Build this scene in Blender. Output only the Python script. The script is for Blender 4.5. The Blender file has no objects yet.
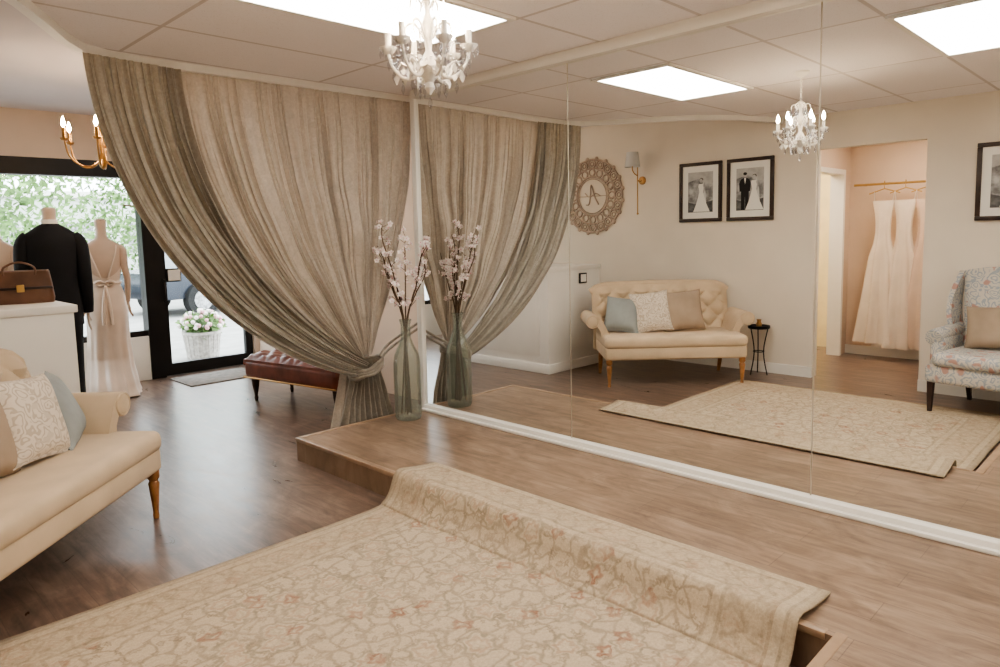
import bpy, bmesh, math, random
from mathutils import Vector, Matrix, noise
random.seed(7)
H=1.45
pi=math.pi
def lin(c):
    c/=255.0
    return c/12.92 if c<=0.04045 else ((c+0.055)/1.055)**2.4
def C(r,g,b): return (lin(r),lin(g),lin(b),1)
def T(x,y,z): return Matrix.Translation((x,y,z))
def R(a,ax): return Matrix.Rotation(math.radians(a),4,ax)
def Sc(x,y,z): return Matrix.Diagonal((x,y,z,1))

# ---------------- node helpers
class NT:
    def __init__(s,name):
        s.mat=bpy.data.materials.new(name); s.mat.use_nodes=True
        s.t=s.mat.node_tree; s.t.nodes.clear()
        s.out=s.t.nodes.new('ShaderNodeOutputMaterial')
    def n(s,ty,**k):
        nd=s.t.nodes.new(ty)
        for a,b in k.items(): setattr(nd,a,b)
        return nd
    def set(s,sock,v):
        if isinstance(v,bpy.types.NodeSocket): s.t.links.new(v,sock)
        else: sock.default_value=v
    def m(s,op,a,b=None,c=None,clamp=False):
        nd=s.n('ShaderNodeMath',operation=op); nd.use_clamp=clamp
        s.set(nd.inputs[0],a)
        if b is not None: s.set(nd.inputs[1],b)
        if c is not None: s.set(nd.inputs[2],c)
        return nd.outputs[0]
    def mix(s,f,a,b,bt='MIX'):
        nd=s.n('ShaderNodeMix',data_type='RGBA',blend_type=bt)
        s.set(nd.inputs[0],f); s.set(nd.inputs[6],a); s.set(nd.inputs[7],b)
        return nd.outputs[2]
    def noise(s,vec,scale,detail=3,rough=.5,dist=0):
        nd=s.n('ShaderNodeTexNoise'); 
        if vec is not None: s.set(nd.inputs['Vector'],vec)
        nd.inputs['Scale'].default_value=scale; nd.inputs['Detail'].default_value=detail
        nd.inputs['Roughness'].default_value=rough; nd.inputs['Distortion'].default_value=dist
        return nd.outputs[0]
    def ramp(s,f,stops):
        nd=s.n('ShaderNodeValToRGB'); cr=nd.color_ramp
        while len(cr.elements)<len(stops): cr.elements.new(.5)
        for e,(p,c) in zip(cr.elements,stops): e.position=p; e.color=c
        s.set(nd.inputs[0],f); return nd.outputs[0]
    def step(s,a,lo,hi):
        nd=s.n('ShaderNodeMapRange'); s.set(nd.inputs[0],a)
        nd.inputs[1].default_value=lo; nd.inputs[2].default_value=hi
        return nd.outputs[0]
    def co(s,kind='Object'):
        return s.n('ShaderNodeTexCoord').outputs[kind]
    def mapv(s,vec,sc):
        nd=s.n('ShaderNodeMapping'); s.set(nd.inputs[0],vec); nd.inputs['Scale'].default_value=sc
        return nd.outputs[0]
    def bump(s,h,strength=.3,dist=.01):
        nd=s.n('ShaderNodeBump'); s.set(nd.inputs['Height'],h)
        nd.inputs['Strength'].default_value=strength; nd.inputs['Distance'].default_value=dist
        return nd.outputs[0]
    def bsdf(s,col,rough=.5,metal=0,normal=None,**k):
        b=s.n('ShaderNodeBsdfPrincipled')
        s.set(b.inputs['Base Color'],col); s.set(b.inputs['Roughness'],rough); s.set(b.inputs['Metallic'],metal)
        if normal is not None: s.set(b.inputs['Normal'],normal)
        for a,v in k.items(): s.set(b.inputs[a.replace('_',' ')],v)
        return b.outputs[0]
    def done(s,sh):
        s.t.links.new(sh,s.out.inputs[0]); return s.mat

def simple(name,col,rough=.5,metal=0,var=.06,vs=6,bmp=0,bs=80,**k):
    t=NT(name); co=t.co()
    n=t.noise(co,vs,3)
    dark=tuple(c*(1-var*2) for c in col[:3])+(1,); lite=tuple(min(1,c*(1+var*2)) for c in col[:3])+(1,)
    c=t.ramp(n,[(.3,dark),(.7,lite)])
    nor=None
    if bmp: nor=t.bump(t.noise(co,bs,2),bmp,.005)
    return t.done(t.bsdf(c,rough,metal,nor,**k))
def emis(name,col,st):
    t=NT(name); e=t.n('ShaderNodeEmission'); e.inputs[0].default_value=col; e.inputs[1].default_value=st
    return t.done(e.outputs[0])
def cloth(name,col,tr=.3,rough=.8,var=.05,sheer=0):
    t=NT(name); n=t.noise(t.co(),5,3)
    c=t.ramp(n,[(.3,tuple(x*(1-var) for x in col[:3])+(1,)),(.7,tuple(min(1,x*(1+var)) for x in col[:3])+(1,))])
    b=t.bsdf(c,rough); tl=t.n('ShaderNodeBsdfTranslucent'); t.set(tl.inputs[0],c)
    mx=t.n('ShaderNodeMixShader'); mx.inputs[0].default_value=tr; t.set(mx.inputs[1],b); t.set(mx.inputs[2],tl.outputs[0])
    if sheer:
        tp=t.n('ShaderNodeBsdfTransparent'); m2=t.n('ShaderNodeMixShader'); m2.inputs[0].default_value=sheer
        t.set(m2.inputs[1],mx.outputs[0]); t.set(m2.inputs[2],tp.outputs[0]); return t.done(m2.outputs[0])
    return t.done(mx.outputs[0])

M_wall=simple('wall_paint',C(222,212,198),.85,var=.02,vs=2)
M_wallhall=simple('hall_paint',C(208,186,166),.85,var=.03,vs=2)
M_wallfront=simple('front_wall_paint',C(224,206,190),.85,var=.02,vs=2)
M_white=simple('white_paint',C(232,229,223),.45,var=.015,vs=3)
M_whitegl=simple('white_enamel',C(240,236,228),.3,var=.02,vs=10)
M_black=simple('black_frame_metal',C(26,24,24),.4,.3,var=.1)
M_suit=simple('black_wool',C(15,16,22),.8,var=.15,bmp=.2,bs=300)
M_skin=simple('mannequin_shell',C(206,184,166),.5,var=.03)
M_brass=simple('brass',C(190,150,100),.3,.9,var=.05)
M_gold=simple('gold_rail',C(200,165,105),.35,.9,var=.05)
M_legwood=simple('turned_oak',C(156,110,68),.4,var=.15,vs=14)
M_darkwood=simple('dark_wood',C(54,38,32),.4,var=.15,vs=14)
M_linen=simple('linen_upholstery',C(200,180,154),.9,var=.04,vs=5,bmp=.25,bs=350,Sheen_Weight=.1)
M_blue=simple('blue_grey_velvet',C(146,151,150),.8,var=.08,vs=5,bmp=.2,bs=200)
M_taupe=simple('taupe_cushion',C(162,144,126),.85,var=.06,bmp=.2,bs=200)
M_leather=simple('oxblood_leather',C(112,62,48),.38,var=.15,vs=9,bmp=.15,bs=90)
M_bag=simple('brown_leather',C(112,80,62),.45,var=.12,vs=9)
M_satin=simple('ivory_satin',C(230,213,198),.4,var=.04,vs=4,Sheen_Weight=.2)
M_gown=cloth('ivory_tulle',C(244,234,222),.35,sheer=.25)
M_gown2=cloth('blush_tulle',C(236,216,200),.35,sheer=.3)
M_bark=simple('twig_bark',C(92,72,56),.9,var=.2,vs=30)
M_petal=simple('white_petal',C(238,228,224),.7,var=.05,vs=40)
M_pink=simple('pink_petal',C(222,172,180),.7,var=.08,vs=40)
M_leaf=simple('leaf_green',C(106,138,76),.7,var=.3,vs=3)
M_med=simple('carved_wood',C(178,160,144),.55,.0,var=.12,vs=12,bmp=.3,bs=60)
M_pave=simple('concrete_paving',C(150,148,144),.9,var=.08,vs=3)
M_carp=simple('car_paint',C(48,52,60),.25,.4,var=.03)
M_carp2=simple('car_paint_silver',C(130,136,144),.25,.4,var=.03)
M_cgl=simple('car_glass',C(30,36,42),.1,.0,var=.03)
M_tyre=simple('tyre_rubber',C(25,25,25),.8,var=.1)
M_basket=simple('white_basket',C(176,170,164),.8,var=.15,vs=30,bmp=.5,bs=60)
M_matb=simple('door_mat_fibre',C(128,122,116),.95,var=.12,vs=20)
M_paper=simple('mount_board',C(232,230,224),.8,var=.01)
M_ph=simple('photo_grey',C(150,150,150),.6,var=.35,vs=14)
M_phd=simple('photo_dark_grey',C(92,92,92),.6,var=.3,vs=20)
M_phs=simple('photo_mid_grey',C(176,174,172),.6,var=.1,vs=14)
M_shade=simple('lamp_shade_linen',C(200,200,198),.8,var=.03)
M_ceilf=simple('front_ceiling_paint',C(214,208,211),.9,var=.02,vs=2)
M_yellow_lit=simple('yellow_lit_wall',C(240,226,180),.6,var=.03)  # washroom's yellow light put into the wall colour
M_build=simple('far_stucco',C(205,208,202),.9,var=.05)
M_nose=simple('nosing_wood',C(160,135,112),.35,var=.08,vs=12)
M_light=emis('fluorescent_diffuser',(1,.94,.85,1),11)
M_bulb=emis('warm_bulb',(1,.78,.52,1),160)
M_bulb2=emis('warm_candle_bulb',(1,.72,.44,1),160)
M_unseen_down=emis('unseen_downlight_lens',(1,.86,.70,1),32)  # emitter of the unseen hall and washroom lamps

def thin_glass(name,tint,refl=.5):
    t=NT(name); tr=t.n('ShaderNodeBsdfTransparent'); tr.inputs[0].default_value=tint
    g=t.n('ShaderNodeBsdfGlossy'); g.inputs['Roughness'].default_value=.02
    lw=t.n('ShaderNodeLayerWeight'); lw.inputs[0].default_value=.2
    f=t.m('MULTIPLY',lw.outputs[0],refl,clamp=True)
    mx=t.n('ShaderNodeMixShader'); t.set(mx.inputs[0],f); t.set(mx.inputs[1],tr.outputs[0]); t.set(mx.inputs[2],g.outputs[0])
    return t.done(mx.outputs[0])
M_glass=thin_glass('window_glass',(.97,.98,.97,1),.3)
M_crystal=thin_glass('crystal',(.9,.9,.92,1),1.6)
t=NT('green_bottle_glass'); tr=t.n('ShaderNodeBsdfTransparent'); tr.inputs[0].default_value=(.935,.955,.94,1)
g=t.n('ShaderNodeBsdfGlossy'); g.inputs['Roughness'].default_value=.05
df=t.n('ShaderNodeBsdfDiffuse'); df.inputs[0].default_value=C(196,204,194)
lw=t.n('ShaderNodeLayerWeight'); lw.inputs[0].default_value=.25
m1=t.n('ShaderNodeMixShader'); m1.inputs[0].default_value=.09; t.set(m1.inputs[1],tr.outputs[0]); t.set(m1.inputs[2],df.outputs[0])
m2=t.n('ShaderNodeMixShader'); t.set(m2.inputs[0],t.m('MULTIPLY',lw.outputs[0],.45)); t.set(m2.inputs[1],m1.outputs[0]); t.set(m2.inputs[2],g.outputs[0])
M_bottle=t.done(m2.outputs[0])
t=NT('mirror_silver'); g=t.n('ShaderNodeBsdfGlossy'); g.inputs['Roughness'].default_value=0; g.inputs[0].default_value=(.93,.935,.92,1)
M_mirror=t.done(g.outputs[0])

# floor planks
def floor_mat(name,a,b,c,rough):
    t=NT(name); co=t.co()
    sp=t.n('ShaderNodeSeparateXYZ'); t.set(sp.inputs[0],co)
    cb=t.n('ShaderNodeCombineXYZ'); t.set(cb.inputs[0],sp.outputs[1]); t.set(cb.inputs[1],sp.outputs[0])
    br=t.n('ShaderNodeTexBrick',offset=.37); t.set(br.inputs['Vector'],cb.outputs[0])
    br.inputs['Scale'].default_value=1; br.inputs['Brick Width'].default_value=1.1; br.inputs['Row Height'].default_value=.15
    br.inputs['Mortar Size'].default_value=.0018; br.inputs['Bias'].default_value=0
    br.inputs['Color1'].default_value=(0,0,0,1); br.inputs['Color2'].default_value=(1,1,1,1); br.inputs['Mortar'].default_value=(.5,.5,.5,1)
    gr=t.noise(t.mapv(co,(22,2.2,1)),1.0,6,.65,.6)
    bl=t.noise(t.mapv(co,(4,2.0,1)),1.6,5,.65,1.2)
    f=t.m('ADD',t.m('MULTIPLY',gr,.45),t.m('MULTIPLY',bl,.55))
    col=t.ramp(f,[(.34,a),(.5,b),(.66,c)])
    sh=t.mix(.5,(1,1,1,1),t.ramp(br.outputs[0],[(0,(.80,.80,.80,1)),(1,(1.0,1.0,1.0,1))]),'MIX')
    col=t.mix(1,col,sh,'MULTIPLY')
    col=t.mix(t.m('MULTIPLY',br.outputs['Fac'],.4),col,(.06,.045,.035,1))
    nor=t.bump(t.m('SUBTRACT',gr,t.m('MULTIPLY',br.outputs['Fac'],1.2)),.12,.004)
    rg=t.m('ADD',t.m('MULTIPLY',bl,.14),rough-.07)
    return t.done(t.bsdf(col,rg,0,nor))
M_floor=floor_mat('vinyl_plank_floor',C(76,62,54),C(114,95,84),C(147,126,111),.30)
M_plat=floor_mat('platform_plank',C(102,84,70),C(140,118,100),C(168,146,126),.38)

# ceiling tiles
t=NT('ceiling_tiles'); co=t.co()
mp=t.n('ShaderNodeMapping'); t.set(mp.inputs[0],co); TX,TY=.844*H,.422*H
mp.inputs['Location'].default_value=(-.94*H+TX*5,-2.067*H+TY*10,0)
br=t.n('ShaderNodeTexBrick',offset=0); t.set(br.inputs['Vector'],mp.outputs[0])
br.inputs['Scale'].default_value=1; br.inputs['Brick Width'].default_value=TX; br.inputs['Row Height'].default_value=TY
br.inputs['Mortar Size'].default_value=.012; br.inputs['Mortar Smooth'].default_value=.2
br.inputs['Color1'].default_value=C(242,237,238); br.inputs['Color2'].default_value=C(237,232,233); br.inputs['Mortar'].default_value=C(208,200,198)
sp=t.noise(co,160,2)
col=t.mix(t.step(sp,.62,.72),br.outputs[0],C(220,213,212))
M_tiles=t.done(t.bsdf(col,.9,0,t.bump(br.outputs['Fac'],.4,.006)))

# curtain
def curt_mat(name,a,b_,c,tr,trc):
    t=NT(name); co=t.co()
    n1=t.noise(t.mapv(co,(5,5,5)),2.6,6,.72,1.4); n2=t.noise(co,70,3)
    col=t.ramp(t.m('ADD',t.m('MULTIPLY',n1,.65),t.m('MULTIPLY',n2,.35)),[(.36,a),(.5,b_),(.64,c)])
    b=t.bsdf(col,.40,0,t.bump(t.m('ADD',n1,t.m('MULTIPLY',n2,.15)),.3,.012),Sheen_Weight=.35)
    tl=t.n('ShaderNodeBsdfTranslucent'); t.set(tl.inputs[0],trc)
    mx=t.n('ShaderNodeMixShader'); mx.inputs[0].default_value=tr; t.set(mx.inputs[1],b); t.set(mx.inputs[2],tl.outputs[0])
    return t.done(mx.outputs[0])
M_curt_lit=curt_mat('curtain_silk_lit',C(156,147,136),C(172,162,150),C(188,178,165),.24,C(200,184,166))  # backlight on the right panel painted as a lighter tint
M_curt_dim=curt_mat('curtain_silk_dim',C(134,127,116),C(152,144,132),C(170,161,148),.2,C(186,175,156))  # same fabric, darker tint painted in for the less lit left panel

# damask pillow & floral
def pattern(name,base,p1,p2,s,rough=.85):
    t=NT(name); co=t.co(); nz=t.n('ShaderNodeTexNoise'); nz.inputs['Scale'].default_value=s*.6; t.set(nz.inputs['Vector'],co)
    v=t.n('ShaderNodeVectorMath',operation='MULTIPLY_ADD'); t.set(v.inputs[0],nz.outputs[1]); v.inputs[1].default_value=(.12,.12,.12); t.set(v.inputs[2],co)
    vo=t.n('ShaderNodeTexVoronoi'); vo.inputs['Scale'].default_value=s; t.set(vo.inputs['Vector'],v.outputs[0])
    ring=t.m('SINE',t.m('MULTIPLY',vo.outputs['Distance'],22))
    col=t.mix(t.step(ring,.1,.5),base,p1)
    vo2=t.n('ShaderNodeTexVoronoi'); vo2.inputs['Scale'].default_value=s*.75; t.set(vo2.inputs['Vector'],v.outputs[0])
    col=t.mix(t.step(vo2.outputs['Distance'],.3,.2),col,p2)
    return t.done(t.bsdf(col,rough))
M_damask=pattern('damask_cushion',C(212,201,186),C(184,171,154),C(198,186,170),16)
M_floral=pattern('floral_upholstery',C(196,190,180),C(156,162,168),C(178,142,132),15)

# rug
RX0,RX1,RY0,RY1=.16,1.707,.584,2.08
RW,RL=(RX1-RX0)*H+.13,(RY1-RY0)*H
t=NT('faded_persian_rug'); uv=t.n('ShaderNodeUVMap').outputs[0]
sp=t.n('ShaderNodeSeparateXYZ'); t.set(sp.inputs[0],uv); U,Vv=sp.outputs[0],sp.outputs[1]
e=t.m('MINIMUM',t.m('MINIMUM',U,t.m('SUBTRACT',RW,U)),t.m('MINIMUM',Vv,t.m('SUBTRACT',RL,Vv)))
def warp(scale,amt,detail=3):
    nz=t.n('ShaderNodeTexNoise'); nz.inputs['Scale'].default_value=scale; nz.inputs['Detail'].default_value=detail; t.set(nz.inputs['Vector'],uv)
    vm=t.n('ShaderNodeVectorMath',operation='MULTIPLY_ADD'); t.set(vm.inputs[0],nz.outputs[1]); vm.inputs[1].default_value=(amt,amt,0); t.set(vm.inputs[2],uv)
    return vm.outputs[0]
dv=warp(9,.13,6); dw=warp(18,.07,5)
def vor(scale,vec,rnd=.6,feat='F1'):
    v=t.n('ShaderNodeTexVoronoi',feature=feat,voronoi_dimensions='2D'); v.inputs['Scale'].default_value=scale; v.inputs['Randomness'].default_value=rnd
    t.set(v.inputs['Vector'],vec); return v
def flower(scale,vec,rnd,k,amp):
    v=vor(scale,vec,rnd)
    d=t.n('ShaderNodeVectorMath',operation='SUBTRACT'); t.set(d.inputs[0],vec); t.set(d.inputs[1],v.outputs['Position'])
    s=t.n('ShaderNodeSeparateXYZ'); t.set(s.inputs[0],d.outputs[0])
    th=t.m('ARCTAN2',s.outputs[1],s.outputs[0])
    w=t.m('ADD',1.0,t.m('MULTIPLY',t.m('COSINE',t.m('MULTIPLY',th,k)),amp))
    sc=t.n('ShaderNodeSeparateColor'); t.set(sc.inputs[0],v.outputs['Color'])
    return t.m('DIVIDE',v.outputs['Distance'],w),sc.outputs[0],sc.outputs[1]
cream=C(186,175,159); taupe=C(120,108,93); sage=C(112,105,92); rust=C(136,88,70); blush=C(154,124,106)
def band(d,c,w): return t.step(t.m('ABSOLUTE',t.m('SUBTRACT',d,c)),w,w*.3)
ve=vor(11.0,dv,1,'DISTANCE_TO_EDGE')
col=cream
col=t.mix(t.m('MULTIPLY',t.step(ve.outputs['Distance'],.11,.03),.6),col,taupe)
f0,r0,q0=flower(22,dw,.95,5,.25)
g0=t.m('GREATER_THAN',r0,.3)
col=t.mix(t.m('MULTIPLY',t.m('MULTIPLY',t.step(f0,.34,.24),g0),.6),col,taupe)
col=t.mix(t.m('MULTIPLY',t.m('MULTIPLY',t.step(f0,.16,.10),g0),.6),col,cream)
f1,r1,q1=flower(6.0,dw,.75,6,.16)
big=t.m('GREATER_THAN',r1,.35)
col=t.mix(t.m('MULTIPLY',t.m('MULTIPLY',t.step(f1,.42,.36),big),.55),col,C(192,182,165))
col=t.mix(t.m('MULTIPLY',t.m('MULTIPLY',band(f1,.36,.07),big),.6),col,sage)
col=t.mix(t.m('MULTIPLY',t.m('MULTIPLY',band(f1,.20,.07),big),.55),col,blush)
f2,r2,q2=flower(9.0,dw,.95,4,.22)
on=t.m('GREATER_THAN',r2,.80)
col=t.mix(t.m('MULTIPLY',t.m('MULTIPLY',band(f2,.20,.12),on),.75),col,rust)
fb,rb,qb=flower(9.0,dw,.4,4,.2)
bcol=C(174,161,143)
bcol=t.mix(t.m('MULTIPLY',band(fb,.40,.12),.65),bcol,taupe); bcol=t.mix(t.m('MULTIPLY',band(fb,.18,.08),.5),bcol,blush)
isb=t.m('LESS_THAN',e,.27)
col=t.mix(t.m('MULTIPLY',isb,.6),col,bcol)
def line(lo,hi,c,f=.9):
    global col
    g=t.m('MULTIPLY',t.m('GREATER_THAN',e,lo),t.m('LESS_THAN',e,hi)); col=t.mix(t.m('MULTIPLY',g,f),col,c)
line(.0,.03,C(168,156,138),.8); line(.03,.042,sage,.35); line(.042,.075,C(184,173,156),.5); line(.075,.088,taupe,.4); line(.25,.265,sage,.35); line(.265,.295,C(184,172,155),.5); line(.295,.308,taupe,.3)
wear=t.noise(uv,8,8,.82)
col=t.mix(t.m('MULTIPLY',t.step(wear,.38,.66),.70),col,C(181,169,153))
fine=t.noise(uv,80,7,.9)
col=t.mix(.8,col,t.mix(fine,C(74,69,62),C(250,243,232)),'OVERLAY')
M_rug=t.done(t.bsdf(col,.95,0,t.bump(t.m('ADD',fine,t.m('MULTIPLY',wear,.8)),.4,.004)))

# ---------------- mesh builder
class MB:
    def __init__(s): s.v=[];s.f=[];s.m=[];s.mats=[]
    def mi(s,mat):
        if mat not in s.mats: s.mats.append(mat)
        return s.mats.index(mat)
    def add(s,vs,fs,mat,M=None):
        o=len(s.v);k=s.mi(mat)
        s.v+=[(M@Vector(v)) if M is not None else Vector(v) for v in vs]
        s.f+=[[i+o for i in f] for f in fs]; s.m+=[k]*len(fs)
    def box(s,x0,x1,y0,y1,z0,z1,mat,r=0,M=None,seg=2):
        bm=bmesh.new(); bmesh.ops.create_cube(bm,size=1)
        for v in bm.verts: v.co=Vector(((x0+x1)/2+v.co.x*(x1-x0),(y0+y1)/2+v.co.y*(y1-y0),(z0+z1)/2+v.co.z*(z1-z0)))
        if r: bmesh.ops.bevel(bm,geom=bm.edges[:],offset=r,segments=seg,profile=.5,affect='EDGES')
        bm.verts.index_update()
        s.add([v.co.copy() for v in bm.verts],[[v.index for v in f.verts] for f in bm.faces],mat,M); bm.free()
    def loft(s,rings,mat,M=None,caps=True,close=True):
        n=len(rings[0]); vs=[p for r in rings for p in r]; fs=[]
        for i in range(len(rings)-1):
            for j in range(n if close else n-1):
                a=i*n+j;b=i*n+(j+1)%n; fs.append([a,b,b+n,a+n])
        if caps and close: fs.append(list(range(n))[::-1]); fs.append([(len(rings)-1)*n+j for j in range(n)])
        s.add(vs,fs,mat,M)
    def lathe(s,prof,mat,M=None,seg=20,caps=True):
        s.loft([[(max(r,.0004)*math.cos(2*pi*j/seg),max(r,.0004)*math.sin(2*pi*j/seg),z) for j in range(seg)] for r,z in prof],mat,M,caps)
    def body(s,rings,mat,M=None,seg=28,caps=True):
        out=[];n=len(rings)
        for i in range(n-1):
            p=[rings[max(0,i-1)],rings[i],rings[i+1],rings[min(n-1,i+2)]]
            for k in range(4):
                u=k/4; out.append([.5*((2*b)+(-a+c)*u+(2*a-5*b+4*c-d)*u*u+(-a+3*b-3*c+d)*u**3) for a,b,c,d in zip(*p)])
        out.append(rings[-1])
        s.loft([[(cx+rx*math.cos(2*pi*j/seg),cy+ry*math.sin(2*pi*j/seg),z) for j in range(seg)] for z,cx,cy,rx,ry in out],mat,M,caps)
    def tube(s,pts,r,mat,M=None,seg=8,sub=1):
        pts=[Vector(p) for p in pts]
        if not isinstance(r,(list,tuple)): r=[r]*len(pts)
        if sub>1 and len(pts)>2:
            np_,nr=[],[]
            for i in range(len(pts)-1):
                a,b,c,d=pts[max(0,i-1)],pts[i],pts[i+1],pts[min(len(pts)-1,i+2)]
                for k in range(sub):
                    u=k/sub; np_.append(.5*((2*b)+(c-a)*u+(2*a-5*b+4*c-d)*u*u+(3*b-a-3*c+d)*u**3)); nr.append(r[i]*(1-u)+r[i+1]*u)
            np_.append(pts[-1]); nr.append(r[-1]); pts,r=np_,nr
        rings=[];nrm=None
        for i,p in enumerate(pts):
            d=(pts[min(i+1,len(pts)-1)]-pts[max(i-1,0)])
            if d.length<1e-9: d=Vector((0,0,1))
            d.normalize()
            if nrm is None:
                nrm=d.orthogonal().normalized()
            nrm=(nrm-d*nrm.dot(d)); nrm=nrm.normalized() if nrm.length>1e-6 else d.orthogonal().normalized()
            b=d.cross(nrm)
            rings.append([p+(nrm*math.cos(2*pi*j/seg)+b*math.sin(2*pi*j/seg))*r[i] for j in range(seg)])
        s.loft(rings,mat,M)
    def sph(s,c,r,mat,M=None,seg=10,rg=7,sc=(1,1,1)):
        rings=[]
        for i in range(rg+1):
            a=-pi/2+pi*i/rg; rr=max(math.cos(a),.01)
            rings.append([(c[0]+sc[0]*r*rr*math.cos(2*pi*j/seg),c[1]+sc[1]*r*rr*math.sin(2*pi*j/seg),c[2]+sc[2]*r*math.sin(a)) for j in range(seg)])
        s.loft(rings,mat,M)
    def torus(s,R_,r,mat,M=None,seg=32,sg=8):
        rings=[[((R_+r*math.cos(2*pi*j/sg))*math.cos(2*pi*i/seg),(R_+r*math.cos(2*pi*j/sg))*math.sin(2*pi*i/seg),r*math.sin(2*pi*j/sg)) for j in range(sg)] for i in range(seg+1)]
        s.loft(rings,mat,M,caps=False)
    def grid(s,fn,nu,nv,mat,M=None):
        vs=[fn(i/(nu-1),j/(nv-1)) for i in range(nu) for j in range(nv)]
        fs=[[i*nv+j,(i+1)*nv+j,(i+1)*nv+j+1,i*nv+j+1] for i in range(nu-1) for j in range(nv-1)]
        s.add(vs,fs,mat,M)
    def slab(s,front,back,nu,nv,mat,M=None):
        vf=[front(i/(nu-1),j/(nv-1)) for i in range(nu) for j in range(nv)]
        vb=[back(i/(nu-1),j/(nv-1)) for i in range(nu) for j in range(nv)]
        N=nu*nv; fs=[]
        for i in range(nu-1):
            for j in range(nv-1):
                q=[i*nv+j,(i+1)*nv+j,(i+1)*nv+j+1,i*nv+j+1]; fs.append(q); fs.append([N+k for k in q[::-1]])
        bd=[i*nv for i in range(nu)]+[(nu-1)*nv+j for j in range(1,nv)]+[i*nv+nv-1 for i in range(nu-2,-1,-1)]+[j for j in range(nv-2,0,-1)]
        for k in range(len(bd)):
            a,b=bd[k],bd[(k+1)%len(bd)]; fs.append([b,a,a+N,b+N])
        s.add(vf+vb,fs,mat,M)
    def extr(s,prof,y0,y1,mat,M=None):
        s.loft([[(x,y0,z) for x,z in prof],[(x,y1,z) for x,z in prof]],mat,M)
    def pillow(s,w,h,th,mat,M=None,n=17):
        def f(sg):
            def g(u,v):
                a,b=2*u-1,2*v-1
                k=((1-a**4)*(1-b**4)); tk=th/2*(max(k,0)**.55)
                sx=1-.07*(1-b*b)*abs(a)**3; sz=1-.07*(1-a*a)*abs(b)**3
                return (a*w/2*sx,sg*tk,b*h/2*sz)
            return g
        s.slab(f(-1),f(1),n,n,mat,M)
    def obj(s,name,loc=(0,0,0),rz=0,angle=40,smooth=True):
        me=bpy.data.meshes.new(name); me.from_pydata([tuple(v) for v in s.v],[],s.f)
        for m_ in s.mats: me.materials.append(m_)
        me.polygons.foreach_set('material_index',s.m)
        bm=bmesh.new(); bm.from_mesh(me); bmesh.ops.recalc_face_normals(bm,faces=bm.faces); bm.to_mesh(me); bm.free()
        if smooth:
            me.polygons.foreach_set('use_smooth',[True]*len(me.polygons)); me.set_sharp_from_angle(angle=math.radians(angle))
        me.update()
        o=bpy.data.objects.new(name,me); bpy.context.scene.collection.objects.link(o)
        o.location=loc; o.rotation_euler=(0,0,math.radians(rz)); return o
def boxo(name,x0,x1,y0,y1,z0,z1,mat,r=0):
    """box in units of H"""
    m=MB(); m.box(x0*H,x1*H,y0*H,y1*H,z0*H,z1*H,mat,r); return m.obj(name,smooth=bool(r))

XM=2.249; XW=-.22; ZC=1.714; ZF=1.86; ZP=.104; YN=5.36; XP=1.535; YE=2.837; YQ=.513; YM=2.78
# ---------------- room shell
boxo('floor',-2.4,2.75,-1.1,YN+.1,-.05,0,M_floor)
Lp=[(XM,-1.0),(XM,YE),(XP,YE),(XP,YQ),(.66,YQ),(.66,-1.0)]
m=MB(); m.loft([[(x*H,y*H,0) for x,y in Lp],[(x*H,y*H,ZP*H) for x,y in Lp]],M_plat)
m.box((XP-.004)*H,(XP+.022)*H,(YQ+.02)*H,(YE+.004)*H,ZP*H-.022,ZP*H+.003,M_nose,.004)
m.box((XP+.02)*H,(XM-.05)*H,(YE-.022)*H,(YE+.004)*H,ZP*H-.022,ZP*H+.0031,M_nose,.004)
m.box(.656*H,(XP+.022)*H,(YQ-.022)*H,(YQ+.004)*H,ZP*H-.022,ZP*H+.0032,M_nose,.004)
m.obj('platform')
boxo('wall_east',XM+.005,XM+.1,-1.1,2.83,0,ZC+.12,M_wall)
boxo('wall_alcove',XM+.1,2.75,2.75,2.83,0,ZF,M_wallfront)
boxo('wall_front_east',2.62,2.75,2.83,YN,0,ZF,M_wallfront)
boxo('wall_south',XW-.1,XM+.1,-1.1,-1.0,0,ZF,M_wall)
D1,D2,ZD=1.765,1.138,1.494
m=MB()
for a in ((-1.0,D2,0,ZF),(D1,YN,0,ZF),(D2,D1,ZD,ZF)):
    m.box((XW-.08)*H,XW*H,a[0]*H,a[1]*H,a[2]*H,a[3]*H,M_wall)
m.obj('wall_west',smooth=False)
m=MB()
m.box(XW*H,1.78*H,YN*H,(YN+.1)*H,0,.32*H,M_white)
m.box((XW-.08)*H,2.75*H,YN*H,(YN+.1)*H,1.56*H,ZF*H,M_wallfront)
m.box((XW-.08)*H,(XW+.1)*H,YN*H,(YN+.1)*H,.32*H,1.56*H,M_wallfront)
m.box(2.58*H,2.75*H,YN*H,(YN+.1)*H,0,1.56*H,M_wallfront)
m.obj('wall_north',smooth=False)
boxo('ceiling_front',XW-.08,2.75,1.7,YN+.1,ZF,ZF+.05,M_ceilf)
track=[(2.34,2.93),(1.6,2.94),(1.15,2.95),(1.0,2.945),(.89,2.93),(.80,2.885),(.72,2.78),(.63,2.62),(.53,2.45),(.40,2.27),(.19,2.12),(-.05,2.03),(XW,2.0)]
poly=[(XM+.004,-1.0),(XM+.004,2.83),(2.34,2.835)]+track+[(XW,-1.0)]
m=MB(); m.loft([[(x*H,y*H,ZC*H) for x,y in poly],[(x*H,y*H,(ZF-.001)*H) for x,y in poly]],M_tiles); m.obj('ceiling',smooth=False)
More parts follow.
